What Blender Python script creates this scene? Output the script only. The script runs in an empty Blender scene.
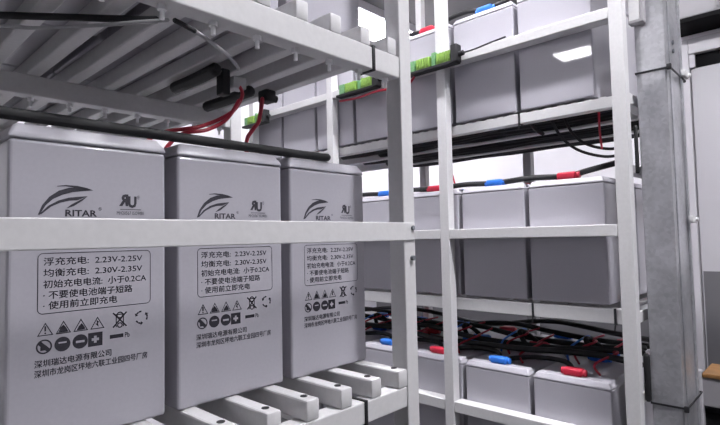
import bpy, bmesh, math, random
from mathutils import Vector, Matrix
random.seed(7)
SC = bpy.context.scene
COL = SC.collection
PI = math.pi
H0 = 1.0                      # height of the lens above the floor
A = 0.636                     # left rack: battery fronts stand at y = A
CF = 0.847 * A                # left rack: front plane of posts, beams and guard bar
XF = 1.40                     # far rack: front plane of posts and bars
XB = 1.445                     # far rack: battery fronts

# ------------------------------------------------------------------ materials
def nt(name):
    m = bpy.data.materials.new(name); m.use_nodes = True
    return m, m.node_tree, m.node_tree.nodes['Principled BSDF']

def mat(name, col, rough=.5, metal=0., noise=.06, scale=40, bump=.0, spec=.5, coat=0.):
    m, t, b = nt(name)
    b.inputs['Roughness'].default_value = rough
    b.inputs['Metallic'].default_value = metal
    b.inputs['Specular IOR Level'].default_value = spec
    b.inputs['Coat Weight'].default_value = coat; b.inputs['Coat Roughness'].default_value = .03
    tc = t.nodes.new('ShaderNodeTexCoord')
    n = t.nodes.new('ShaderNodeTexNoise'); n.inputs['Scale'].default_value = scale; n.inputs['Detail'].default_value = 4
    t.links.new(tc.outputs['Object'], n.inputs['Vector'])
    r = t.nodes.new('ShaderNodeValToRGB')
    r.color_ramp.elements[0].position = .3; r.color_ramp.elements[1].position = .7
    r.color_ramp.elements[0].color = tuple(c * (1 - noise) for c in col) + (1,)
    r.color_ramp.elements[1].color = tuple(min(1, c * (1 + noise)) for c in col) + (1,)
    t.links.new(n.outputs['Fac'], r.inputs['Fac']); t.links.new(r.outputs['Color'], b.inputs['Base Color'])
    if bump:
        bp = t.nodes.new('ShaderNodeBump'); bp.inputs['Strength'].default_value = bump; bp.inputs['Distance'].default_value = .002
        t.links.new(n.outputs['Fac'], bp.inputs['Height']); t.links.new(bp.outputs['Normal'], b.inputs['Normal'])
    return m

def galvanised():
    m, t, b = nt('galvanised_steel')
    tc = t.nodes.new('ShaderNodeTexCoord')
    v = t.nodes.new('ShaderNodeTexVoronoi'); v.inputs['Scale'].default_value = 120
    n = t.nodes.new('ShaderNodeTexNoise'); n.inputs['Scale'].default_value = 9; n.inputs['Detail'].default_value = 6
    t.links.new(tc.outputs['Object'], v.inputs['Vector']); t.links.new(tc.outputs['Object'], n.inputs['Vector'])
    mx = t.nodes.new('ShaderNodeMix'); mx.data_type = 'FLOAT'; mx.inputs['Factor'].default_value = .86
    sep = t.nodes.new('ShaderNodeSeparateColor'); t.links.new(v.outputs['Color'], sep.inputs['Color'])
    t.links.new(sep.outputs['Red'], mx.inputs['A']); t.links.new(n.outputs['Fac'], mx.inputs['B'])
    r = t.nodes.new('ShaderNodeValToRGB')
    r.color_ramp.elements[0].position = .25; r.color_ramp.elements[1].position = .75
    r.color_ramp.elements[0].color = (.36, .365, .385, 1); r.color_ramp.elements[1].color = (.66, .66, .69, 1)
    t.links.new(mx.outputs['Result'], r.inputs['Fac']); t.links.new(r.outputs['Color'], b.inputs['Base Color'])
    b.inputs['Metallic'].default_value = .6; b.inputs['Roughness'].default_value = .3
    return m

def emit(name, col, s):
    m, t, b = nt(name)
    b.inputs['Base Color'].default_value = (.9, .9, .9, 1)
    b.inputs['Emission Color'].default_value = col + (1,); b.inputs['Emission Strength'].default_value = s
    return m

M = dict(
    paint=mat('white_powder_coat', (.66, .655, .66), .42, noise=.03, scale=120, bump=.05),
    battery=mat('pale_grey_plastic', (.44, .43, .475), .38, noise=.02, scale=220, coat=.5),
    lid=mat('pale_grey_lid_plastic', (.47, .46, .505), .36, noise=.02, scale=220, bump=.06),
    ink=mat('dark_print', (.035, .033, .045), .6, noise=.2, scale=300),
    black=mat('black_rubber', (.010, .010, .012), .6, noise=.2, scale=60),
    tie=mat('black_nylon', (.015, .015, .018), .5, noise=.1, scale=60),
    red=mat('red_plastic', (.62, .025, .06), .4, noise=.08, scale=60),
    blue=mat('blue_plastic', (.03, .19, .72), .4, noise=.08, scale=60),
    redwire=mat('red_wire', (.42, .015, .04), .42, noise=.1, scale=60),
    greywire=mat('grey_wire', (.42, .42, .43), .5, noise=.05, scale=60),
    steel=mat('zinc_bolt', (.92, .92, .94), .3, metal=.2, noise=.08, scale=90),
    lead=mat('lead_terminal', (.3, .3, .31), .45, metal=.7, noise=.1, scale=90),
    galv=galvanised(),
    green=mat('green_circuit_board', (.16, .36, .16), .5, noise=.25, scale=150),
    lime=mat('lime_terminal_block', (.22, .38, .07), .45, noise=.15, scale=120),
    chip=mat('grey_component', (.16, .17, .19), .5, noise=.3, scale=140),
    wall=mat('wall_paint', (.80, .785, .82), .7, noise=.015, scale=12, bump=.02),
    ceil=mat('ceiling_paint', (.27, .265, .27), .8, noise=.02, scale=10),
    floor=mat('floor_epoxy', (.05, .05, .053), .35, noise=.06, scale=5),
    greywall=mat('grey_wall_paint', (.22, .22, .23), .7, noise=.03, scale=10),
    door=mat('door_enamel', (.56, .55, .58), .35, noise=.01, scale=8),
    grey=mat('grey_enamel', (.34, .33, .345), .45, noise=.03, scale=14),
    wood=mat('brown_wood', (.30, .15, .05), .5, noise=.3, scale=18),
    dark=mat('black_enamel', (.008, .008, .009), .85, noise=.1, scale=20, spec=.15),
    shade_grey=mat('painted_low_shade', (.15, .147, .158), .6, noise=.02, scale=10),  # grey that paints in the shade on lower wall and door
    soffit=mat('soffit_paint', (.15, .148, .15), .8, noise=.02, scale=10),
    lamp=emit('lamp_diffuser', (.97, .955, 1.), 3.0),
)

# ------------------------------------------------------------------ mesh helpers
ORG = {}
def tag(o, label=None, cat=None, group=None, kind=None):
    if label: o['label'] = label
    if cat: o['category'] = cat
    if group: o['group'] = group
    if kind: o['kind'] = kind
    return o

def thing(name, loc, label, cat, group=None):
    o = bpy.data.objects.new(name, None); COL.objects.link(o)
    o.location = loc; o.empty_display_size = .05
    ORG[o.name] = Vector(loc)
    return tag(o, label, cat, group)

class MB:
    def __init__(self): self.bm = bmesh.new()
    def add(self, tmp, mtx=None):
        if mtx is not None: bmesh.ops.transform(tmp, matrix=mtx, verts=tmp.verts)
        me = bpy.data.meshes.new('tmp'); tmp.to_mesh(me); tmp.free()
        self.bm.from_mesh(me); bpy.data.meshes.remove(me)
        return self
    def box(self, x0, x1, y0, y1, z0, z1, bev=0., seg=2, mtx=None):
        t = bmesh.new(); bmesh.ops.create_cube(t, size=1)
        for v in t.verts:
            v.co = Vector((x0 + (v.co.x + .5) * (x1 - x0), y0 + (v.co.y + .5) * (y1 - y0), z0 + (v.co.z + .5) * (z1 - z0)))
        if bev: bmesh.ops.bevel(t, geom=t.edges[:], offset=bev, segments=seg, profile=.5, affect='EDGES')
        return self.add(t, mtx)
    def cyl(self, p0, p1, r, n=14, r2=None):
        p0, p1 = Vector(p0), Vector(p1); d = p1 - p0
        t = bmesh.new()
        bmesh.ops.create_cone(t, cap_ends=True, segments=n, radius1=r, radius2=r if r2 is None else r2, depth=d.length)
        q = d.to_track_quat('Z', 'Y').to_matrix().to_4x4()
        return self.add(t, Matrix.Translation((p0 + p1) / 2) @ q)
    def tube(self, pts, r, n=9, sub=7):
        P = [Vector(p) for p in pts]
        if len(P) > 2:
            out = []
            for i in range(len(P) - 1):
                a, b, c, d = P[max(i - 1, 0)], P[i], P[i + 1], P[min(i + 2, len(P) - 1)]
                for k in range(sub):
                    u = k / sub
                    out.append(.5 * ((2 * b) + (c - a) * u + (2 * a - 5 * b + 4 * c - d) * u * u + (3 * b - a - 3 * c + d) * u ** 3))
            out.append(P[-1]); P = out
        t = bmesh.new(); rings = []
        up = Vector((0.13, .21, 1)).normalized()
        for i, p in enumerate(P):
            d = (P[min(i + 1, len(P) - 1)] - P[max(i - 1, 0)]).normalized()
            s = d.cross(up)
            if s.length < 1e-3: s = d.cross(Vector((1, 0, 0)))
            s.normalize(); w = s.cross(d)
            rings.append([t.verts.new(p + (s * math.cos(k * 2 * PI / n) + w * math.sin(k * 2 * PI / n)) * r) for k in range(n)])
        for a, b in zip(rings, rings[1:]):
            for k in range(n): t.faces.new((a[k], a[(k + 1) % n], b[(k + 1) % n], b[k]))
        for rg, sg in ((rings[0], -1), (rings[-1], 1)):
            c = sum((v.co for v in rg), Vector()) / n
            d = ((P[1] - P[0]) if sg < 0 else (P[-1] - P[-2])).normalized() * sg
            inner = [t.verts.new(c + (v.co - c) * .6 + d * r * .55) for v in rg]
            for k in range(n): t.faces.new((rg[k], rg[(k + 1) % n], inner[(k + 1) % n], inner[k]))
            t.faces.new(inner)
        bmesh.ops.recalc_face_normals(t, faces=t.faces[:])
        return self.add(t)
    def poly(self, pts, z0, z1):                 # outline in (x, z) extruded along y from z0 to z1
        t = bmesh.new()
        f = t.faces.new([t.verts.new((x, z0, z)) for x, z in pts])
        r = bmesh.ops.extrude_face_region(t, geom=[f])
        for v in r['geom']:
            if isinstance(v, bmesh.types.BMVert): v.co.y = z1
        bmesh.ops.recalc_face_normals(t, faces=t.faces[:])
        return self.add(t)
    def build(self, name, m, parent=None, smooth=True, loc=None):
        me = bpy.data.meshes.new(name)
        off = world_org(parent) if parent is not None else (Vector(loc) if loc is not None else Vector())
        if off.length: bmesh.ops.translate(self.bm, vec=-off, verts=self.bm.verts)
        self.bm.to_mesh(me); self.bm.free()
        me.materials.append(m)
        if smooth:
            for p in me.polygons: p.use_smooth = True
            try: me.set_sharp_from_angle(angle=math.radians(40))
            except Exception: pass
            for p in me.polygons: p.use_smooth = p.area < 4e-4
        o = bpy.data.objects.new(name, me); COL.objects.link(o)
        if parent is not None: o.parent = parent
        elif loc is not None: o.location = loc
        ORG[o.name] = off if parent is not None else (Vector(loc) if loc is not None else Vector())
        return o

def world_org(o):
    return ORG[o.name]

def copy_tree(o, parent=None):
    c = o.copy(); COL.objects.link(c)
    if parent is not None: c.parent = parent
    ORG[c.name] = ORG[o.name].copy()
    for ch in list(o.children): copy_tree(ch, c)
    return c

def single(name, mb, m, loc, label, cat, group=None):
    return tag(mb.build(name, m, None, loc=loc), label, cat, group)

Z = lambda z: z + H0

# ------------------------------------------------------------------ the room
RX0, RX1, RY0, RY1, RH = -1.7, 3.1, -1.9, 2.75, 2.9
SOF = 2.5                     # underside of the lowered ceiling behind the far rack
def struct(name, mb, m): return tag(mb.build(name, m, None, smooth=False), kind='structure')
struct('floor', MB().box(RX0 - .1, RX1 + .1, RY0 - .1, RY1 + .1, -.1, 0), M['floor'])
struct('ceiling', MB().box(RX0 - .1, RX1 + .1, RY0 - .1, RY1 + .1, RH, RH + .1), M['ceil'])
struct('wall_right', MB().box(RX1, RX1 + .1, RY0 - .1, RY1 + .1, 0, RH), M['wall'])
struct('wall_left', MB().box(RX0 - .1, RX0, RY0 - .1, RY1 + .1, 0, RH), M['greywall'])
struct('wall_back', MB().box(RX0, RX1, RY1, RY1 + .1, 0, RH), M['wall'])
struct('wall_front', MB().box(RX0, RX1, RY0 - .1, RY0, 0, RH), M['greywall'])
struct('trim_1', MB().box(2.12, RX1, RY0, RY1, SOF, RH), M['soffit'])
struct('wall_shade', MB().box(RX1 - .004, RX1, .587, RY1, .09, .80).box(RX1 - .004, RX1, RY0, -.537, .09, .80), M['shade_grey'])  # thin panels, shade of the lower wall put into their colour
struct('baseboard_right', MB().box(RX1 - .012, RX1, RY0, RY1, 0, .09, .003), M['grey'])

# ------------------------------------------------------------------ left rack
rk = thing('battery_rack', (1.09 * A, CF, 0), 'near white steel battery rack, slatted shelves, holding the large printed batteries', 'rack')
bar0 = -.75
pw = .048 * A
RB = 1.67 * A                 # second beam line
R3 = 2.52 * A                 # third beam line
PX0 = 1.07 * A
for yy in (CF, RB, R3):
    p = MB().box(PX0, PX0 + pw, yy, yy + .033, 0, RH - .12, .002).build('post', M['paint'], rk)
    MB().box(PX0 - .012, PX0 + pw + .012, yy - .012, yy + .045, 0, .006, .001).build('foot_plate', M['paint'], p)
    MB().box(bar0 - pw, bar0, yy, yy + .033, 0, RH - .12, .002).build('post', M['paint'], rk)
UB0, UB1 = Z(.4289 * A), Z(.4875 * A)
LB0, LB1 = Z(-.4420 * A), Z(-.3900 * A)
SH = .0455 * A
for z0, z1 in ((UB0, UB1), (LB0, LB1), (.14, .175)):
    for yy in (CF, RB, R3):
        MB().box(bar0, PX0 - .0002, yy + .0015, yy + .031, z0, z1, .002).build('beam', M['paint'], rk)
gb = MB().box(bar0, 1.112 * A, CF - .003, CF + .0012, Z(-.0078 * A), Z(.0395 * A), .0012).build('guard_bar', M['paint'], rk)
for zz in (.025, -.0555):
    MB().cyl((1.100 * A, CF + .001, Z(zz * A)), (1.100 * A, CF - .0065, Z(zz * A)), .0042, 6).build('bolt', M['chip'], rk)
sx0 = [(.640 + .1035 * k) * A for k in range(-17, 5)]
for x in sx0:
    for z, up in ((LB1, 0), (UB1, 1)):
        if x > 1.06 * A: x = 1.057 * A
        if up: x -= .0085
        s = MB().box(x - .0115, x + .0115, CF + .001, R3 + .03, z, z + SH, .003).build('slat', M['paint'], rk)
        if x > -.25:
            if up == 0 and x > .3:
                MB().cyl((x + .001, CF + .022, z + SH - .004), (x + .001, CF + .022, z + SH + .0008), .0052, 12).build('bolt', M['tie'], s)
            if up == 1:
                for yy in (CF + .018, RB + .02):
                    MB().cyl((x, yy, UB0 + .004), (x, yy, UB0 - .017), .0030, 10).cyl((x, yy, UB0 + .001), (x, yy, UB0 - .0065), .0058, 6).build('bolt', M['steel'], s)

# black ties around the two front beams
def tie_loop(x0, x1, y0, y1, z0, z1, t=.0022, w=.006):
    b = MB()
    b.box(x0, x1, y0 - t, y0, z0 - t, z1 + t, .0006).box(x0, x1, y1, y1 + t, z0 - t, z1 + t, .0006)
    b.box(x0, x1, y0 - t, y1 + t, z1, z1 + t, .0006).box(x0, x1, y0 - t, y1 + t, z0 - t, z0, .0006)
    return b
xx = .9646 * A
single('cable_tie', tie_loop(xx - .003, xx + .003, CF + .0015, CF + .031, UB0, UB1), M['tie'], (xx, CF, UB0),
       'black tie wrapped round the upper front beam near the near rack post', 'cable tie')
xx = .9095 * A
single('cable_tie', tie_loop(xx - .003, xx + .003, CF + .0015, CF + .031, LB0, LB1), M['tie'], (xx, CF, LB0),
       'black tie wrapped round the lower front beam below the slat ends', 'cable tie')

# ------------------------------------------------------------------ batteries
BW, BD, BH = .1724, .243, .3515
def battery_proto(w, d, h, label, cat, group, term_front=None):
    """front faces -y, base centre of the front edge at the origin"""
    r = thing('battery', (0, 0, 0), label, cat, group)
    MB().box(-w / 2, w / 2, 0, d, 0, h - .0185, .004, 3).build('case', M['battery'], r)
    t = bmesh.new(); e = .0006
    P = [(-w / 2 - e, -e), (w / 2 + e, -e), (w / 2 + e, d + e), (-w / 2 - e, d + e)]
    rg = []
    for zz, ins in ((h - .0178, 0), (h - .0135, 0), (h, .0085)):
        rg.append([t.verts.new((x - math.copysign(ins, x), y + (ins if y < d / 2 else -ins), zz)) for x, y in P])
    t.faces.new(rg[0][::-1]); t.faces.new(rg[2])
    for a, b in zip(rg, rg[1:]):
        for q in range(4): t.faces.new((a[q], a[(q + 1) % 4], b[(q + 1) % 4], b[q]))
    bmesh.ops.bevel(t, geom=t.edges[:], offset=.0028, segments=3, profile=.5, affect='EDGES')
    l = MB().add(t).build('lid', M['lid'], r)
    return r, l
def terminals(r, w, d, h, front_mat):
    for k, (x, y) in enumerate(((0.0, .030), (0.0, d - .040))):
        t = MB().cyl((x, y, h - .002), (x, y, h + .010), .010, 14).build('terminal', M['lead'], r)
        col = front_mat if k == 0 else (M['red'] if front_mat is M['blue'] else M['blue'])
        MB().box(x - .027, x + .027, y - .017, y + .017, h + .0004, h + .021, .006, 3)\
            .cyl((x - .034, y, h + .010), (x + .034, y, h + .010), .0095, 12).build('terminal_cover', col, t)

LOGO_Y = -.0003
def text_mesh(body, x0, x1, z0, z1, off=0., fit='both', mb=None):
    cu = bpy.data.curves.new('t', 'FONT'); cu.body = body; cu.resolution_u = 2; cu.offset = off
    o = bpy.data.objects.new('t', cu); COL.objects.link(o)
    bpy.context.view_layer.update()
    me = bpy.data.meshes.new_from_object(o.evaluated_get(bpy.context.evaluated_depsgraph_get()))
    bpy.data.objects.remove(o); bpy.data.curves.remove(cu)
    if not me.vertices: return mb
    xs = [v.co.x for v in me.vertices]; ys = [v.co.y for v in me.vertices]
    sx = (x1 - x0) / max(max(xs) - min(xs), 1e-6); sz = (z1 - z0) / max(max(ys) - min(ys), 1e-6)
    mx, my = min(xs), min(ys)
    for v in me.vertices: v.co = Vector((x0 + (v.co.x - mx) * sx, LOGO_Y, z0 + (v.co.y - my) * sz))
    mb.bm.from_mesh(me)
    if any(ord(ch) > 0x2e80 for ch in body):
        for v in me.vertices: v.co += Vector((.00030, -.00003, .00022))
        mb.bm.from_mesh(me)
    bpy.data.meshes.remove(me)
    return mb

def printed(r):
    fx = lambda u: (u - .5) * BW
    fz = lambda v: v * BH
    E0, E1 = LOGO_Y, .0004
    # swooping mark: two tapering arcs with a beak, all from one point at the lower left
    def arc(pts_out, pts_in): return [(fx(u), fz(v)) for u, v in pts_out + pts_in[::-1]]
    lg = MB()
    lg.poly(arc([(.162, .715), (.185, .745), (.225, .772), (.28, .793), (.34, .804), (.40, .806), (.49, .799)],
                [(.172, .715), (.205, .745), (.245, .765), (.30, .780), (.36, .790), (.42, .7945), (.49, .799)]), E0, E1)
    lg.poly(arc([(.27, .808), (.32, .812), (.39, .8115), (.45, .806), (.49, .799)], [(.27, .806), (.32, .808), (.37, .805), (.41, .799), (.49, .799)]), E0, E1)
    lg.poly(arc([(.166, .715), (.22, .744), (.28, .762), (.34, .772), (.40, .776), (.455, .779)],
                [(.182, .717), (.235, .741), (.29, .755), (.34, .762), (.39, .764), (.455, .779)]), E0, E1)
    lg.poly(arc([(.455, .779), (.42, .763), (.37, .745), (.325, .737)], [(.455, .779), (.405, .765), (.355, .750), (.325, .737)]), E0, E1)
    text_mesh('RITAR', fx(.318), fx(.514), fz(.7115), fz(.733), .025, mb=lg)
    text_mesh('®', fx(.522), fx(.545), fz(.732), fz(.744), 0, mb=lg)
    lg.build('brand_logo', M['ink'], r, smooth=False)
    um = MB()
    # mirrored R joined to a U
    t = MB(); text_mesh('R', -fx(.724), -fx(.660), fz(.750), fz(.791), .05, mb=t)
    for v in t.bm.verts: v.co.x = -v.co.x
    me = bpy.data.meshes.new('t'); t.bm.to_mesh(me); t.bm.free(); um.bm.from_mesh(me); bpy.data.meshes.remove(me)
    text_mesh('U', fx(.722), fx(.782), fz(.744), fz(.785), .05, mb=um)
    text_mesh('®', fx(.785), fx(.805), fz(.775), fz(.789), 0, mb=um)
    um.box(fx(.668), fx(.815), E0, E1, fz(.7375), fz(.7395))
    text_mesh('MH20567 ISO9001', fx(.645), fx(.835), fz(.720), fz(.732), 0, mb=um)
    um.build('certification_mark', M['ink'], r, smooth=False)
    # boxed charging table
    lb = MB()
    def outline(x0, x1, z0, z1, rad, w):
        o, i = [], []
        for cx, cz, a0 in ((x1 - rad, z1 - rad, 0), (x0 + rad, z1 - rad, 90), (x0 + rad, z0 + rad, 180), (x1 - rad, z0 + rad, 270)):
            for k in range(6):
                a = math.radians(a0 + k * 18)
                o.append((cx + rad * math.cos(a), cz + rad * math.sin(a))); i.append((cx + (rad - w) * math.cos(a), cz + (rad - w) * math.sin(a)))
        return o, i
    o, i = outline(fx(.163), fx(.885), fz(.407), fz(.596), .0055, .0008)
    vo = [lb.bm.verts.new((x, E0, z)) for x, z in o]; vi = [lb.bm.verts.new((x, E0, z)) for x, z in i]
    for k in range(len(o)):
        j = (k + 1) % len(o); lb.bm.faces.new((vo[k], vo[j], vi[j], vi[k]))
    for body, u1, v in (('浮充充电:  2.23V-2.25V', .822, .569), ('均衡充电:  2.30V-2.35V', .822, .5335), ('初始充电电流:  小于0.2CA', .850, .4985),
                        ('· 不要使电池端子短路', .752, .4645), ('· 使用前立即充电', .648, .4325)):
        text_mesh(body, fx(.196), fx(u1), fz(v - .0125), fz(v + .0125), 0, mb=lb)
    lb.build('charging_label', M['ink'], r, smooth=False)
    # warning pictograms
    pk = MB()
    def ring(cx, cz, r0, r1, n=24):
        a = [pk.bm.verts.new((cx + r1 * math.cos(k * 2 * PI / n), E0, cz + r1 * math.sin(k * 2 * PI / n))) for k in range(n)]
        b = [pk.bm.verts.new((cx + r0 * math.cos(k * 2 * PI / n), E0, cz + r0 * math.sin(k * 2 * PI / n))) for k in range(n)]
        for k in range(n): pk.bm.faces.new((a[k], a[(k + 1) % n], b[(k + 1) % n], b[k]))
    def tri(cx, cz, s, w):
        P = [(cx - s, cz - s * .85), (cx + s, cz - s * .85), (cx, cz + s * .95)]
        c = (cx, cz - s * .26)
        vo = [pk.bm.verts.new((x, E0, z)) for x, z in P]
        vi = [pk.bm.verts.new((c[0] + (x - c[0]) * w, E0, c[1] + (z - c[1]) * w)) for x, z in P]
        for k in range(3): pk.bm.faces.new((vo[k], vo[(k + 1) % 3], vi[(k + 1) % 3], vi[k]))
    for k in range(4):
        cx, cz = fx(.210 + .1035 * k), fz(.360)
        tri(cx, cz, .0078, .80)
        if k == 0: pk.box(cx - .0007, cx + .0007, E0, E1, cz - .002, cz + .0035).box(cx - .0007, cx + .0007, E0, E1, cz - .0048, cz - .0033)
        if k == 1: pk.poly([(cx - .005, cz - .0052), (cx + .005, cz - .0052), (cx + .003, cz - .001), (cx, cz + .003), (cx - .003, cz)], E0, E1)
        if k == 2: pk.poly([(cx - .0042, cz - .0052), (cx + .0042, cz - .0052), (cx + .0042, cz - .003), (cx + .001, cz + .002), (cx - .002, cz - .001)], E0, E1)
        if k == 3: pk.poly([(cx - .001, cz + .004), (cx + .0022, cz + .0005), (cx + .0005, cz + .0005), (cx + .0012, cz - .0045), (cx - .0022, cz - .0005), (cx - .0003, cz - .0005)], E0, E1)
    cx, cz = fx(.668), fz(.3605)                     # crossed-out wheeled bin
    ring(cx, cz + .006, .0026, .0040); ring(cx, cz - .006, .0020, .0033)
    for s in (-1, 1):
        pk.poly([(cx - s * .0085, cz + .0085), (cx - s * .0072, cz + .0095), (cx + s * .0085, cz - .0075), (cx + s * .0072, cz - .0085)][::s], E0, E1)
        pk.box(cx + s * .0042 - .0005, cx + s * .0042 + .0005, E0, E1, cz - .008, cz + .006)
    pk.box(cx - .006, cx + .006, E0, E1, cz + .0062, cz + .0074)
    cx, cz = fx(.818), fz(.3605)                     # three chasing arrows
    for k in range(3):
        a = math.radians(90 + 120 * k)
        for da in (0, .5):
            p = [(cx + rr * math.cos(a + t), cz + rr * math.sin(a + t)) for rr, t in ((.0082, da), (.0082, da + .42), (.0064, da + .42), (.0064, da))]
            pk.poly(p, E0, E1)
        pk.poly([(cx + rr * math.cos(a + t), cz + rr * math.sin(a + t)) for rr, t in ((.0098, .95), (.0073, 1.35), (.0048, .95))], E0, E1)
    cz = fz(.3078)
    cx = fx(.204); ring(cx, cz, .0062, .0078); pk.poly([(cx - .006, cz + .003), (cx - .003, cz + .006), (cx + .006, cz - .003), (cx + .003, cz - .006)], E0, E1)
    pk.box(cx - .0035, cx + .001, E0, E1, cz - .004, cz)
    for q in (.309, .414):
        cx = fx(q); n = 24
        pk.poly([(cx + .008 * math.cos(k * 2 * PI / n), cz + .008 * math.sin(k * 2 * PI / n)) for k in range(n)], E0, E1)
    cx = fx(.508)
    o4 = [(cx - .0078, cz - .0078, cx + .0078, cz - .0040), (cx - .0078, cz + .0040, cx + .0078, cz + .0078), (cx - .0078, cz - .0040, cx - .0040, cz + .0040), (cx + .0040, cz - .0040, cx + .0078, cz + .0040)]
    for a_, b_, c_, d_ in o4: pk.box(a_, c_, E0, E1, b_, d_)
    for sx_ in (-1, 1):
        for sz_ in (-1, 1):
            pk.box(min(cx + sx_ * .0015, cx + sx_ * .0041), max(cx + sx_ * .0015, cx + sx_ * .0041), E0, E1, min(cz + sz_ * .0015, cz + sz_ * .0041), max(cz + sz_ * .0015, cz + sz_ * .0041))
    pk.box(fx(.602), fx(.692), E0, E1, cz - .0022, cz + .0022)
    text_mesh('Pb', fx(.702), fx(.735), cz - .003, cz + .003, .01, mb=pk)
    pk.build('warning_symbols', M['ink'], r, smooth=False)
    ad = MB()
    text_mesh('深圳瑞达电源有限公司', fx(.151), fx(.610), fz(.2455), fz(.2680), 0, mb=ad)
    text_mesh('深圳市龙岗区坪地六联工业园四号厂房', fx(.151), fx(.860), fz(.2155), fz(.2385), 0, mb=ad)
    ad.build('maker_address', M['ink'], r, smooth=False)
    # discs' pale centres
    pc = MB()
    for q, s in ((.309, 0), (.414, 1)):
        cx = fx(q)
        if s: pc.box(cx - .0045, cx + .0045, LOGO_Y - .0002, LOGO_Y + .0002, cz - .0012, cz + .0012)
        else: pc.box(cx - .004, cx + .004, LOGO_Y - .0002, LOGO_Y + .0002, cz + .001, cz + .0026)
    pc.build('symbol_highlight', M['battery'], r, smooth=False)

SLT = LB1 + SH + .0006           # top of the lower slats
SUT = UB1 + SH + .0006                # top of the upper slats
bx = lambda k: (.351 + .2965 * k) * A
main, _ = battery_proto(BW, BD, BH, '', 'battery', 'printed batteries on the near rack')
for x, y in ((-.045, .12), (.045, .12)):
    t = MB().cyl((x, y, BH - .002), (x, y, BH + .008), .009, 14).build('terminal', M['lead'], main)
printed(main)
LBL = ['largest printed grey battery, at the open end away from the post, near rack lower shelf',
       'middle of the three printed grey batteries on the near rack lower shelf',
       'printed grey battery beside the near rack post, where the black cable ends']
for k in range(3):
    o = main if k == 0 else copy_tree(main)
    o.location = (bx(k), A, SLT); o['label'] = LBL[k]
plain, _ = battery_proto(BW, BD, BH, '', 'battery', 'batteries on the near rack upper shelf')
first = True
rows = ['front', 'second', 'third', 'rear']
nm = ['nearest the post', 'second from the post', 'third from the post', 'fourth from the post', 'fifth from the post']
for j in range(4):
    for i in range(5):
        o = plain if first else copy_tree(plain); first = False
        o.location = (bx(2 - i) - (.009 if j else 0), A + (.2475) * j, SUT)
        o['label'] = 'grey battery %s, %s row, on the near rack upper shelf' % (nm[i], rows[j])

# ------------------------------------------------------------------ far rack
fr = thing('battery_rack', (XF, .383, 0), 'far white steel battery rack with three shelves of plain batteries beside the galvanised duct', 'rack')
FD = 2.016                     # rear plane
PY = [.383, .924, 1.457, 1.995]
for y in PY:
    for x in (XF, FD):
        p = MB().box(x, x + .034, y, y + .034, 0, RH - .1, .002).build('post', M['paint'], fr)
        MB().box(x - .012, x + .046, y - .012, y + .046, 0, .006, .001).build('foot_plate', M['paint'], p)
Y0, Y1 = .383, 2.029
LV = [.3651, -.2000, -.7540]          # beam tops
GB = [(.5595, .5885), (-.0080, .0230), (-.5560, -.5228)]
def spans():
    return [(PY[i] + .034 + .0002, PY[i + 1] - .0002) for i in range(3)]
BF = XB + .001                # shelf beams run behind the front posts
for lv, zt in enumerate(LV):
    for x in (BF, 1.65, (1.87 if lv == 0 else FD - .0305)):
        MB().box(x, x + .030, Y0 + .0325, Y1 - .0325, Z(zt - (.0300, .0387, .0387)[lv]), Z(zt), .002).build('beam', M['paint'], fr)
    for y in (PY[0] + .002, PY[3] + .002):
        for x0, x1 in ((XF + .0342, FD - .0002),):
            MB().box(x0, x1, y, y + .030, Z(zt - .0297), Z(zt - .0003), .002).build('side_beam', M['paint'], fr)
    n = 42 if lv == 0 else 20
    for k in range(n):
        y = Y0 + .040 + (Y1 - Y0 - .08) * k / (n - 1)
        w_ = .0095 if lv == 0 else .0115
        MB().box(XB + .022, FD + .030, y - w_, y + w_, Z(zt + .0003), Z(zt + .0080), .001).build('slat', M['paint'], fr)
    g0, g1 = GB[lv]
    for y0, y1 in spans():
        MB().box(XF + .0005, XB - .0015, y0, y1, Z(g0), Z(g1), .002).build('guard_bar', M['paint'], fr)
for z in (.165, -.42):
    MB().box(XF + .0342, FD - .0002, PY[0] + .004, PY[0] + .028, Z(z - .012), Z(z + .012), .002).build('side_rail', M['paint'], fr)

FW, FDP, FH = .2140, .280, .3475
GAP0 = [.693, .679, .684]
protoR, _ = battery_proto(FW, FDP, FH, '', 'battery', 'plain batteries on the far rack')
terminals(protoR, FW, FDP, FH, M['red'])
protoB, _ = battery_proto(FW, FDP, FH, '', 'battery', 'plain batteries on the far rack')
terminals(protoB, FW, FDP, FH, M['blue'])
used = {'R': False, 'B': False}
ordn = ['nearest the duct', 'second from the duct', 'third from the duct', 'fourth from the duct', 'fifth from the duct', 'sixth from the duct', 'farthest from the duct']
lvn = ['top', 'middle', 'bottom']
rwn = ['front row', 'second row', 'third row']
tops = []
for lv in range(3):
    base = Z(LV[lv] + .0087)
    tops.append(base + FH)
    for j in range(2):
        for i in range(7):
            if j and i > 5: continue
            key = 'R' if (i + j) % 2 == 0 else 'B'
            pr = protoR if key == 'R' else protoB
            o = pr if not used[key] else copy_tree(pr); used[key] = True
            yc = GAP0[lv] - .006 - FW / 2 + .2278 * i
            o.rotation_euler = (0, 0, -PI / 2)
            o.location = (XB + j * .286, yc, base)
            o['label'] = 'plain pale grey battery %s, %s, %s shelf of the far rack' % (ordn[i], rwn[j], lvn[lv])

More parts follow.
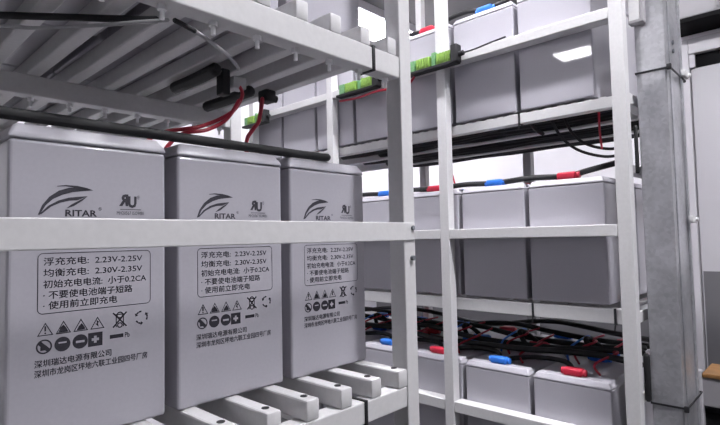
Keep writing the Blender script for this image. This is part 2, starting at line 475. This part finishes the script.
# black ties on the far rack beams at the battery gaps
for y, zt, h, l in ((.693, LV[0], .0300, 'black tie round the top shelf beam of the far rack'), (.672, LV[1], .0387, 'black tie round the middle shelf beam, between the two batteries nearest the duct'),
                    (.446, LV[1], .0387, 'black tie round the middle shelf beam beside the post next to the duct')):
    b = MB(); t = .002; x0, x1 = BF, BF + .030
    z0, z1 = Z(zt - h), Z(zt)
    b.box(x0 - t, x0, y - .003, y + .003, z0 - t, z1 + t).box(x1, x1 + t, y - .003, y + .003, z0 - t, z1)
    b.box(x0, x1, y - .003, y + .003, z0 - t, z0).box(x0 - t, XB + .0005, y - .003, y + .003, z1, z1 + t)
    b.cyl((x0 - .002, y, z0 - .002), (x0 - .003, y + .002, z0 - .018), .002, 8)
    single('cable_tie', b, M['tie'], (BF, y, z0), l, 'cable tie')

# ------------------------------------------------------------------ cables on the far rack
def cable(pts, r, m, label, name='power_cable', cat='cable', group=None, n=9):
    return single(name, MB().tube(pts, r, n), m, pts[0], label, cat, group)
yb = lambda lv, i: GAP0[lv] - .006 - FW / 2 + .2278 * i
xf = XB + .030
# through the front covers of each shelf, with the slight sag and rise of stiff cable
for lv, nme in ((1, 'middle'),):
    z = tops[lv] + .0105
    pts = [(xf + .07, yb(lv, 0) - .13, z + .035), (xf + .02, yb(lv, 0) - .05, z + .012)]
    for i in range(0, 7): pts += [(xf, yb(lv, i), z), (xf - .004, yb(lv, i) + .11, z + .004)]
    cable(pts, .0085, M['black'], 'thick black cable along the battery tops of the far rack middle shelf')
z = tops[0] + .011
cable([(xf, yb(0, 1), z), (xf + .004, yb(0, 1) + .06, z + .016), (xf + .004, yb(0, 1) + .12, z + .018), (xf, yb(0, 1) + .19, z + .006), (xf, yb(0, 2), z)], .0075, M['black'],
      'arched black cable between red and blue covers on top shelf of far rack')
for i in range(0, 6):
    if i == 1: continue
    cable([(xf, yb(0, i), z), (xf + .003, yb(0, i) + .11, z + .010), (xf, yb(0, i + 1), z)], .0075, M['black'],
          'short black cable between front batteries %d and %d from the duct, top shelf' % (i + 1, i + 2), group='battery links on the top shelf')
for i in range(0, 6):
    zz = tops[2] + .010
    cable([(xf + .002, yb(2, i), zz), (xf + .085, yb(2, i) + .06, zz + .004), (xf + .090, yb(2, i) + .16, zz + .002), (xf + .002, yb(2, i + 1), zz)], .0075, M['black'],
          'short black cable between front batteries %d and %d from the duct, bottom shelf' % (i + 1, i + 2), group='battery links on the bottom shelf')
for q, (xo, hgt, nmn) in enumerate(((XB + .135, .030, 'in the middle of the front row'), (XB + .215, .040, 'behind the front row'), (XB + .325, .045, 'along the second row front'),
                                    (XB + .43, .050, 'in the middle of the second row'), (XB + .535, .060, 'at the rear'))):
    pts = []
    for i in range(15):
        y = .425 + q * .018 + i * .111
        pts.append((xo + .016 * math.sin(i * 1.7 + q * 2), y, tops[2] + .022 + hgt * .6 * (.5 + .5 * math.sin(i * .95 + q * 1.3))))
    cable(pts, .0095, M['black'], 'long black cable over the bottom shelf batteries, %s' % nmn)
where = ['nearest the duct', 'second from the duct', 'third from the duct', 'fourth from the duct', 'fifth from the duct', 'sixth from the duct']
for i in range(6):
    y = yb(2, i); x0 = XB + FDP - .04; zz = tops[2] + .012
    cable([(x0, y + .01, zz), (x0 + .03, y + .05, zz + .042), (x0 + .06, y + .04, zz + .036), (x0 + .076, y, zz + .002)], .0085, M['black'],
          'looped black link %s joining front and second rows, bottom shelf' % where[i], group='row links on the bottom shelf')
for i in range(6):
    zz = tops[2]
    for k, (dy, xs, nmn) in enumerate(((-.06, .06, 'nearer'), (.03, .15, 'farther'))):
        y = yb(2, i) + dy; x0 = XB + xs
        cable([(x0, y, zz + .0045), (x0 + .05, y + .03, zz + .020 + .01 * k), (x0 + .11, y - .015, zz + .048 + .008 * k), (x0 + .18, y + .03, zz + .034 + .01 * k), (x0 + .26, y + .01, zz + .05)], .0036, M['redwire'],
              '%s of two thin red wires over bottom shelf battery %s' % (nmn, where[i]), 'sense_wire', 'wire', 'red sense wires on the bottom shelf', n=6)
    for k, (dy, xs) in enumerate(((.07, .17),)):
        y = yb(2, i) + dy; x0 = XB + xs
        cable([(x0, y, zz + .0045), (x0 + .05, y + .018, zz + .03), (x0 + .12, y - .01, zz + .06), (x0 + .22, y + .012, zz + .045)], .0036, M['blue'],
              'thin blue wire over bottom shelf battery %s' % where[i], 'sense_wire', 'wire', 'blue sense wires on the bottom shelf', n=6)
# black leads hanging under the top shelf of the far rack
zs = Z(LV[0] - .03)
cable([(1.49, .62, zs + .024), (1.49, .590, zs - .045), (1.49, .54, zs - .095), (1.50, .47, zs - .122), (1.53, .425, zs - .115)], .0042, M['black'],
      'lower of two thin black leads drooping beneath the far rack top shelf', 'lead_wire', 'wire')
cable([(1.50, .585, zs + .024), (1.505, .560, zs - .04), (1.51, .520, zs - .080), (1.53, .46, zs - .098), (1.56, .42, zs - .080)], .0042, M['black'],
      'upper of two thin black leads drooping beneath the far rack top shelf', 'lead_wire', 'wire')
cable([(1.488, .478, zs + .024), (1.488, .478, zs - .05), (1.488, .474, zs - .10)], .0030, M['redwire'],
      'thin red wire hanging straight down near the duct end of middle shelf', 'sense_wire', 'wire')
cable([(1.486, .6720, zs + .022), (1.486, .668, zs - .01), (1.49, .64, zs - .034)], .006, M['black'],
      'short black lead end hanging below the far rack top shelf beam', 'lead_wire', 'wire')
for q, (x, y0, y1) in enumerate(((1.505, .44, 1.30), (1.545, .46, 1.55), (1.585, .43, 1.10), (1.622, .47, 1.40), (1.705, .44, 1.25), (1.745, .45, 1.60), (1.790, .43, 1.35), (1.846, .46, 1.55), (1.925, .44, 1.45), (1.96, .46, 1.2), (1.815, .43, 1.5), (1.99, .44, 1.5))):  # real bundles, with extra cables added to darken the shelf underside
    r_ = .0135; zz = Z(LV[0]) - r_ + .0002
    cable([(x + .004 * math.sin(k * 2.1 + q), y0 + (y1 - y0) * k / 6, zz - (.004 if k % 2 else 0)) for k in range(7)], r_, M['black'],
          'thick black cable under far rack top shelf, partly added to darken its underside', group='cables under the top shelf')
for y, nmn in ((.955, 'second from the near rack post'), (1.21, 'nearest the near rack post')):
    cable([(1.52, y + .05, zs + .024), (1.50, y + .03, zs - .06), (1.475, y - .01, tops[1] + .022)], .003, M['redwire'],
          'thin red wire hanging to the middle shelf batteries, %s' % nmn, 'sense_wire', 'wire')

# ------------------------------------------------------------------ monitoring modules on the top guard bar
def module(y0, y1, z0, z1, label):
    r = thing('monitoring_module', (XF, y0, Z(z0)), label, 'electronic module', 'green modules on the top guard bar')
    x1 = XF - .0004
    MB().box(x1 - .004, x1, y0, y1, Z(z0 + .008), Z(z1), .001).build('circuit_board', M['green'], r)
    MB().box(x1 - .030, x1, y0 - .004, y1 + .004, Z(z0), Z(z0 + .010), .002).build('base_rail', M['black'], r)
    L = y1 - y0
    for a, b in ((.10, .38), (.52, .80)):
        b_ = MB()
        n = 5
        for k in range(n):
            ya = y0 + L * (a + (b - a) * k / n); yb_ = y0 + L * (a + (b - a) * (k + .88) / n)
            b_.box(x1 - .026, x1 - .004, ya, yb_, Z(z0 + .011), Z(z1 - .008), .002)
            b_.cyl((x1 - .026, (ya + yb_) / 2, Z(z0 + .021)), (x1 - .028, (ya + yb_) / 2, Z(z0 + .021)), .003, 8)
        b_.build('terminal_block', M['lime'], r)
    MB().box(x1 - .020, x1 - .004, y0 + L * .41, y0 + L * .49, Z(z0 + .011), Z(z1 + .002), .002).build('component', M['green'], r)
    MB().box(x1 - .022, x1 - .004, y0 + L * .83, y0 + L * .97, Z(z0 + .011), Z(z1 - .006), .002).build('component', M['green'], r)
    MB().box(x1 - .034, x1 - .004, y0 - .010, y0 + L * .07, Z(z0 + .002), Z(z1 + .004), .003).cyl((x1 - .018, y0 - .006, Z(z0 + .025)), (x1 - .018, y0 - .026, Z(z0 + .028)), .008, 10).build('plug', M['black'], r)
    return r
module(.865, 1.060, .549, .604, 'green and lime circuit module on the guard bar, nearest the galvanised duct')
module(1.200, 1.400, .545, .600, 'green and lime circuit module seen just under the near rack upper beam')
module(1.870, 2.040, .530, .585, 'green circuit module on the far end of the guard bar, behind the red wires')
cable([(XF - .018, .842, Z(.577)), (XF - .02, .80, Z(.576)), (XF - .015, .75, Z(.583)), (XF - .012, .70, Z(.588))], .0028, M['black'],
      'thin black wire curling from the end of the green module across white battery', 'sense_wire', 'wire')
cable([(XF - .012, 1.40, Z(.535)), (XF - .014, 1.30, Z(.528)), (XF - .012, 1.21, Z(.533)), (XF - .010, 1.10, Z(.524)), (XF - .010, 1.065, Z(.527)), (XF - .010, 1.04, Z(.546))], .0042, M['redwire'],
      'red wire running beneath the green modules on the far guard bar', 'sense_wire', 'wire')

# ------------------------------------------------------------------ cables on the near rack
ztop = SLT + BH
cable([(.02, A + .014, ztop + .0105), (.22, A + .012, ztop + .0092), (.40, A + .010, ztop + .0078), (.55, A + .008, ztop + .0073), (.602, A + .004, ztop + .0073)], .0070, M['black'],
      'thick black cable lying across the tops of the three printed batteries')
k = 1.066
cable([(x * k, y * k, Z(.272 * k)) for x, y in ((.10, .79), (.153, .745), (.187, .721), (.237, .661), (.268, .618), (.290, .589))], .0026, M['greywire'],
      'thin pale wire strung under the near rack upper slats at the open end', 'sense_wire', 'wire')
cable([(x * k, y * k, Z(.272 * k)) for x, y in ((.296, .584), (.308, .588), (.330, .597))], .0034, M['black'],
      'short black sleeve between two pale wires under the near rack upper slats', 'sense_wire', 'wire')
cable([(.330 * k, .597 * k, Z(.272 * k)), (.351 * k, .608 * k, Z(.272 * k)), (.4 * k, .638 * k, Z(.272 * k)), (.440 * k, .670 * k, Z(.272 * k)), (.4475 * k, .6765 * k, Z(.268 * k))], .0030, M['greywire'],
      'thin pale wire under the near rack upper slats, bending down towards the red wires', 'sense_wire', 'wire')
k = 1.115
cable([(x * k, y * k, Z(.272 * k)) for x, y in ((.10, .748), (.16, .698), (.195, .669), (.256, .618), (.280, .597))], .0048, M['black'],
      'thin black cable pressed against the underside of the near rack upper slats', 'sense_wire', 'wire')
zsl = UB1 - Z(0)
GAP_SHADE = [((.468, .775), (.470, .925), .0115, 'dark strip for the shaded gap between near rack upper slats behind the white socket'),  # dark tubes stand in for the unlit gaps between the slats
        ((.587, .845), (.587, 1.010), .0115, 'dark strip for the shaded gap in the upper slats between the two red wires')]
cn = thing('wire_connector', (.49, .80, Z(.25)), 'black connector block with white socket under the near rack upper shelf', 'connector')
MB().box(.490, .507, .79, .812, Z(.262), Z(zsl - .0003), .003).build('housing', M['black'], cn)
MB().box(.508, .536, .782, .808, Z(.276), Z(.298), .003).build('socket', M['greywire'], cn)
cable([(.520, .790, Z(.287)), (.524, .780, Z(.270)), (.520, .780, Z(.252)), (.500, .785, Z(.226)), (.452, .80, Z(.199)), (.388, .80, Z(.181)), (.355, .79, Z(.160)), (.345, .775, Z(.139))], .0034, M['redwire'],
      'thick red wire curving down from the black connector to the printed batteries', 'power_cable', 'cable')
cable([(.512, .772, Z(.250)), (.490, .777, Z(.214)), (.455, .783, Z(.191)), (.412, .785, Z(.179)), (.380, .775, Z(.152)), (.372, .762, Z(.139))], .0034, M['redwire'],
      'lower red wire curving from the black connector beside the thicker one', 'power_cable', 'cable')
for (x0, y0), (x1, y1), r_, l in (GAP_SHADE):
    cable([(x0, y0, Z(.2975)), ((x0 + x1) / 2, (y0 + y1) / 2, Z(.296)), (x1, y1, Z(.2975))], r_, M['black'], l)
cn2 = thing('wire_connector', (.64, .85, Z(.30)), 'small black plug at the top of the red wire by the green module', 'connector')
MB().box(.622, .648, .84, .87, Z(.284), Z(zsl - .0003), .004).cyl((.648, .855, Z(.296)), (.658, .855, Z(.296)), .008, 10).build('housing', M['black'], cn2)
cable([(.620, .85, Z(.290)), (.611, .85, Z(.244)), (.598, .85, Z(.225)), (.581, .85, Z(.199)), (.570, .83, Z(.160)), (.565, .78, Z(.139))], .0042, M['redwire'],
      'thick red wire hanging in front of the far green module', 'power_cable', 'cable')
cable([(.40, .60, LB0 - .006), (.425, .575, LB0 - .002), (.445, .552, LB0 - .004), (.46, .57, LB0 - .018)], .0055, M['redwire'],
      'short red wire poking out below the near rack slat ends', 'power_cable', 'cable')

# ------------------------------------------------------------------ galvanised duct
du = thing('cable_duct', (1.46, .303, 0), 'tall galvanised steel cable duct standing beside the far rack end post', 'cable duct')
DX0, DX1, DY0, DY1 = 1.46, 1.635, .303, .3725
MB().box(DX0, DX1, DY0, DY1, 0, SOF - .02, .003).build('trunk', M['galv'], du)
MB().box(DX0 + .03, DX0 + .045, DY0 - .003, DY0 - .0002, .1, SOF - .03, .0008).box(DX1 - .03, DX1 - .02, DY0 - .006, DY0 - .0002, .1, SOF - .03, .001).build('seam_flange', M['galv'], du)
for z, in ((1.030,), (1.425,), (.30,)):
    c = MB().box(DX1 - .045, DX1 + .006, DY0 - .016, DY0 - .0062, z - .006, z + .012, .002).build('bracket', M['paint'], du)
    MB().cyl((DX1 - .004, DY0 - .016, z + .003), (DX1 - .004, DY0 - .022, z + .003), .005, 8).build('bolt', M['steel'], c)
for z in (1.475, 1.498):
    MB().cyl((DX0 + .075, DY0 - .0002, z), (DX0 + .075, DY0 - .004, z), .006, 10).build('bolt', M['chip'], du)
def duct_tie(z, dz, label):
    b = MB(); t = .0025; h = .005
    b.box(DX0 - t, DX0 - .0003, DY0 - .0065 - t, DY1 + t, z - h / 2, z + h / 2, .0006)
    b.box(DX1 + .0003, DX1 + t, DY0 - .0065 - t, DY1 + t, z - h / 2, z + h / 2, .0006)
    b.box(DX0 - t, DX1 + t, DY1 + .0003, DY1 + t, z - h / 2, z + h / 2, .0006)
    b.box(DX0 - t, DX1 + t, DY0 - .0065 - t, DY0 - .0065, z - h / 2, z + h / 2, .0006)
    b.box(DX0 - .010, DX0 - .0003, DY0 - .012, DY0 - .002, z - .007, z + .007, .001)
    single('cable_tie', b, M['tie'], (DX0, DY0, z), label, 'cable tie')
duct_tie(Z(.414), 0, 'upper black strap round the galvanised duct')
duct_tie(Z(-.430), 0, 'lower black strap round the galvanised duct near its foot')
# small conduit box between post and duct at the top, and black strips standing for the shadow in the slot
cb = thing('conduit_box', (1.47, .378, Z(.56)), 'short white conduit with dark end between rack post and duct top', 'conduit')
MB().box(1.436, 1.458, .352, .378, Z(.548), SOF - .02, .002).build('trunk', M['paint'], cb)
MB().box(1.434, 1.4598, .344, .3785, Z(.540), Z(.548), .001).box(1.436, 1.4598, .344, .3515, Z(.548), SOF - .03, .001).build('edge_trim', M['grey'], cb)
cable([(1.450, .3775, Z(.275)), (1.449, .3770, Z(.22)), (1.450, .3775, Z(.155))], .0048, M['black'], 'upper black strip standing for shadow in slot between the rack post and the duct')
cable([(1.446, .3765, Z(-.31)), (1.445, .3760, Z(-.36)), (1.446, .3765, Z(-.42))], .0078, M['black'], 'lower black strip standing for shadow in slot between the rack post and the duct')

# ------------------------------------------------------------------ right wall: door, cupboard with trunking, low bench
def yw(y): return y
WX = RX1
d1 = thing('door_1', (WX, .1, 0), None, None); d1['kind'] = 'structure'
MB().box(WX - .035, WX - .003, -.48, .527, .01, Z(.835), .004).build('door_panel', M['door'], d1)
MB().box(WX - .0365, WX - .0352, -.47, .520, .02, .80, .0005).build('door_shade', M['shade_grey'], d1)  # the same painted shade carried across the door
fr1 = MB()
fr1.box(WX - .06, WX - .0005, .530, .585, 0, Z(.985), .004).box(WX - .06, WX - .0005, -.535, -.483, 0, Z(.985), .004).box(WX - .06, WX - .0005, -.483, .530, Z(.905), Z(.985), .004)
fr1.build('door_frame', M['door'], d1)
MB().box(WX - .052, WX - .001, .5052, .5298, Z(.836), Z(.9045)).build('frame_block', M['door'], d1)
MB().box(WX - .030, WX - .001, -.482, .505, Z(.838), Z(.904)).build('door_gap', M['dark'], d1)
MB().cyl((WX - .035, -.40, Z(.02)), (WX - .075, -.40, Z(.02)), .010).cyl((WX - .072, -.405, Z(.02)), (WX - .072, -.29, Z(.02)), .009).build('door_handle', M['steel'], d1)
ac = thing('wall_cabinet', (WX, .1, Z(1.05)), 'grey box cabinet mounted on the wall above the door', 'cabinet')
MB().box(WX - .20, WX - .0005, -.55, .56, Z(1.045), Z(1.45), .008).build('body', M['grey'], ac)
MB().box(WX - .21, WX - .0005, -.56, .57, Z(1.020), Z(1.044), .003).build('bottom_edge', M['dark'], ac)
cable([(WX - .215, .44, Z(1.44)), (WX - .225, .41, Z(1.30)), (WX - .222, .385, Z(1.18)), (WX - .215, .375, Z(1.06))], .006, M['grey'], 'grey cable curving down the front of the wall cabinet', 'power_cable', 'cable')
bn = thing('low_bench', (WX - .65, .40, 0), 'low narrow white bench with brown wooden top, standing behind the galvanised duct', 'bench')
bx0, bx1, by0, by1, bz = WX - .75, WX - .55, -.45, .452, Z(-.545)
MB().box(bx0, bx1, by0 + .0045, by1 - .03, bz - .016, bz, .003).build('top', M['wood'], bn)
for x in (bx0, bx1 - .035):
    for y in (by0, by1):
        if x == bx0: MB().box(x, x + .035, y - .0295, y + .004, 0, bz + .008, .004).build('leg', M['door'], bn)
        else: MB().box(x - .03, x + .005, abs(y) * .8 * (1 if y > 0 else -1) - .017, abs(y) * .8 * (1 if y > 0 else -1) + .018, 0, bz - .0162, .004).build('leg', M['door'], bn)
MB().box(bx0 + .008, bx0 + .030, by0 + .0305, by1 - .006, bz - .125, bz - .0165, .003).build('apron', M['grey'], bn)
box = thing('storage_box', (bx0 + .08, 0, 0), 'black box standing on the floor under the low bench', 'box')
MB().box(bx0 + .04, bx0 + .115, by0 + .06, by1 - .02, 0, bz - .155, .01).build('body', M['dark'], box)
MB().box(bx0 + .037, bx0 + .118, by0 + .055, by1 - .015, bz - .155, bz - .135, .006).build('lid', M['dark'], box)

# ------------------------------------------------------------------ lamps
def ceiling_light(cx, cy, lx, ly, power, label, drop=.0, hang=False):
    z1 = RH - drop
    r = thing('ceiling_light', (cx, cy, z1), label, 'ceiling light', 'ceiling lights')
    f = MB(); w = .018; h = .05
    f.box(cx - lx / 2 - w, cx + lx / 2 + w, cy - ly / 2 - w, cy + ly / 2 + w, z1 - .012, z1 - .0005)
    for s in (-1, 1):
        f.box(cx + s * (lx / 2 + w / 2) - w / 2, cx + s * (lx / 2 + w / 2) + w / 2, cy - ly / 2 - w, cy + ly / 2 + w, z1 - h, z1 - .012, .002)
        f.box(cx - lx / 2, cx + lx / 2, cy + s * (ly / 2 + w / 2) - w / 2, cy + s * (ly / 2 + w / 2) + w / 2, z1 - h, z1 - .012, .002)
    f.build('frame', M['door'], r)
    if hang:
        for q in (-1, 1):
            MB().cyl((cx, cy + q * ly * .4, z1 - .001), (cx, cy + q * ly * .4, RH - .0005), .004, 8).build('hanger', M['steel'], r)
    m = M['lamp'].copy(); m.node_tree.nodes['Principled BSDF'].inputs['Emission Strength'].default_value = power
    MB().box(cx - lx / 2, cx + lx / 2, cy - ly / 2, cy + ly / 2, z1 - .044, z1 - .034).build('diffuser', m, r)
LAMPS = dict(aisle=98, cam=145, back=24, over=4)
ceiling_light(.97, .95, .10, 1.3, LAMPS['aisle'], 'long ceiling light above the aisle between the two racks')
ceiling_light(1.0, -.75, .10, 1.2, LAMPS['cam'], 'unseen ceiling light added to brighten the open front of the near rack')  # unseen lamp, added and placed to light the near rack fronts
ceiling_light(2.64, 2.30, .85, .30, LAMPS['back'], 'bright ceiling light glimpsed between near rack battery and post', RH - SOF)
ceiling_light(2.65, .35, .16, 1.0, LAMPS['over'], 'ceiling light behind the galvanised duct by the door', RH - SOF)

ceiling_light(-1.2, 1.47, .24, .28, 60, 'small hanging light over the open end of the near rack', RH - Z(1.47), True)
w = bpy.data.worlds.new('World'); SC.world = w; w.use_nodes = True
w.node_tree.nodes['Background'].inputs['Color'].default_value = (.5, .5, .55, 1)
w.node_tree.nodes['Background'].inputs['Strength'].default_value = .2

# ------------------------------------------------------------------ camera
yaw, pit, rol, foc = 0.754616163, 0.0504220792, -0.0205084459, 512.06
c, s = math.cos(yaw), math.sin(yaw)
F = Vector((c * math.cos(pit), s * math.cos(pit), math.sin(pit)))
R = Vector((s, -c, 0)); U = R.cross(F)
R2 = R * math.cos(rol) + U * math.sin(rol); U2 = -R * math.sin(rol) + U * math.cos(rol)
cd = bpy.data.cameras.new('camera'); cam = bpy.data.objects.new('camera', cd); COL.objects.link(cam)
cam.matrix_world = Matrix(((R2.x, U2.x, -F.x, 0), (R2.y, U2.y, -F.y, 0), (R2.z, U2.z, -F.z, H0), (0, 0, 0, 1)))
cd.sensor_width = 36; cd.lens = foc * 36 / 720; cd.clip_start = .02
SC.camera = cam
SC.view_settings.view_transform = 'Standard'
SC.view_settings.look = 'None'
SC.view_settings.exposure = 0.55
SC.view_settings.gamma = 1.0
SC.view_settings.use_curve_mapping = False
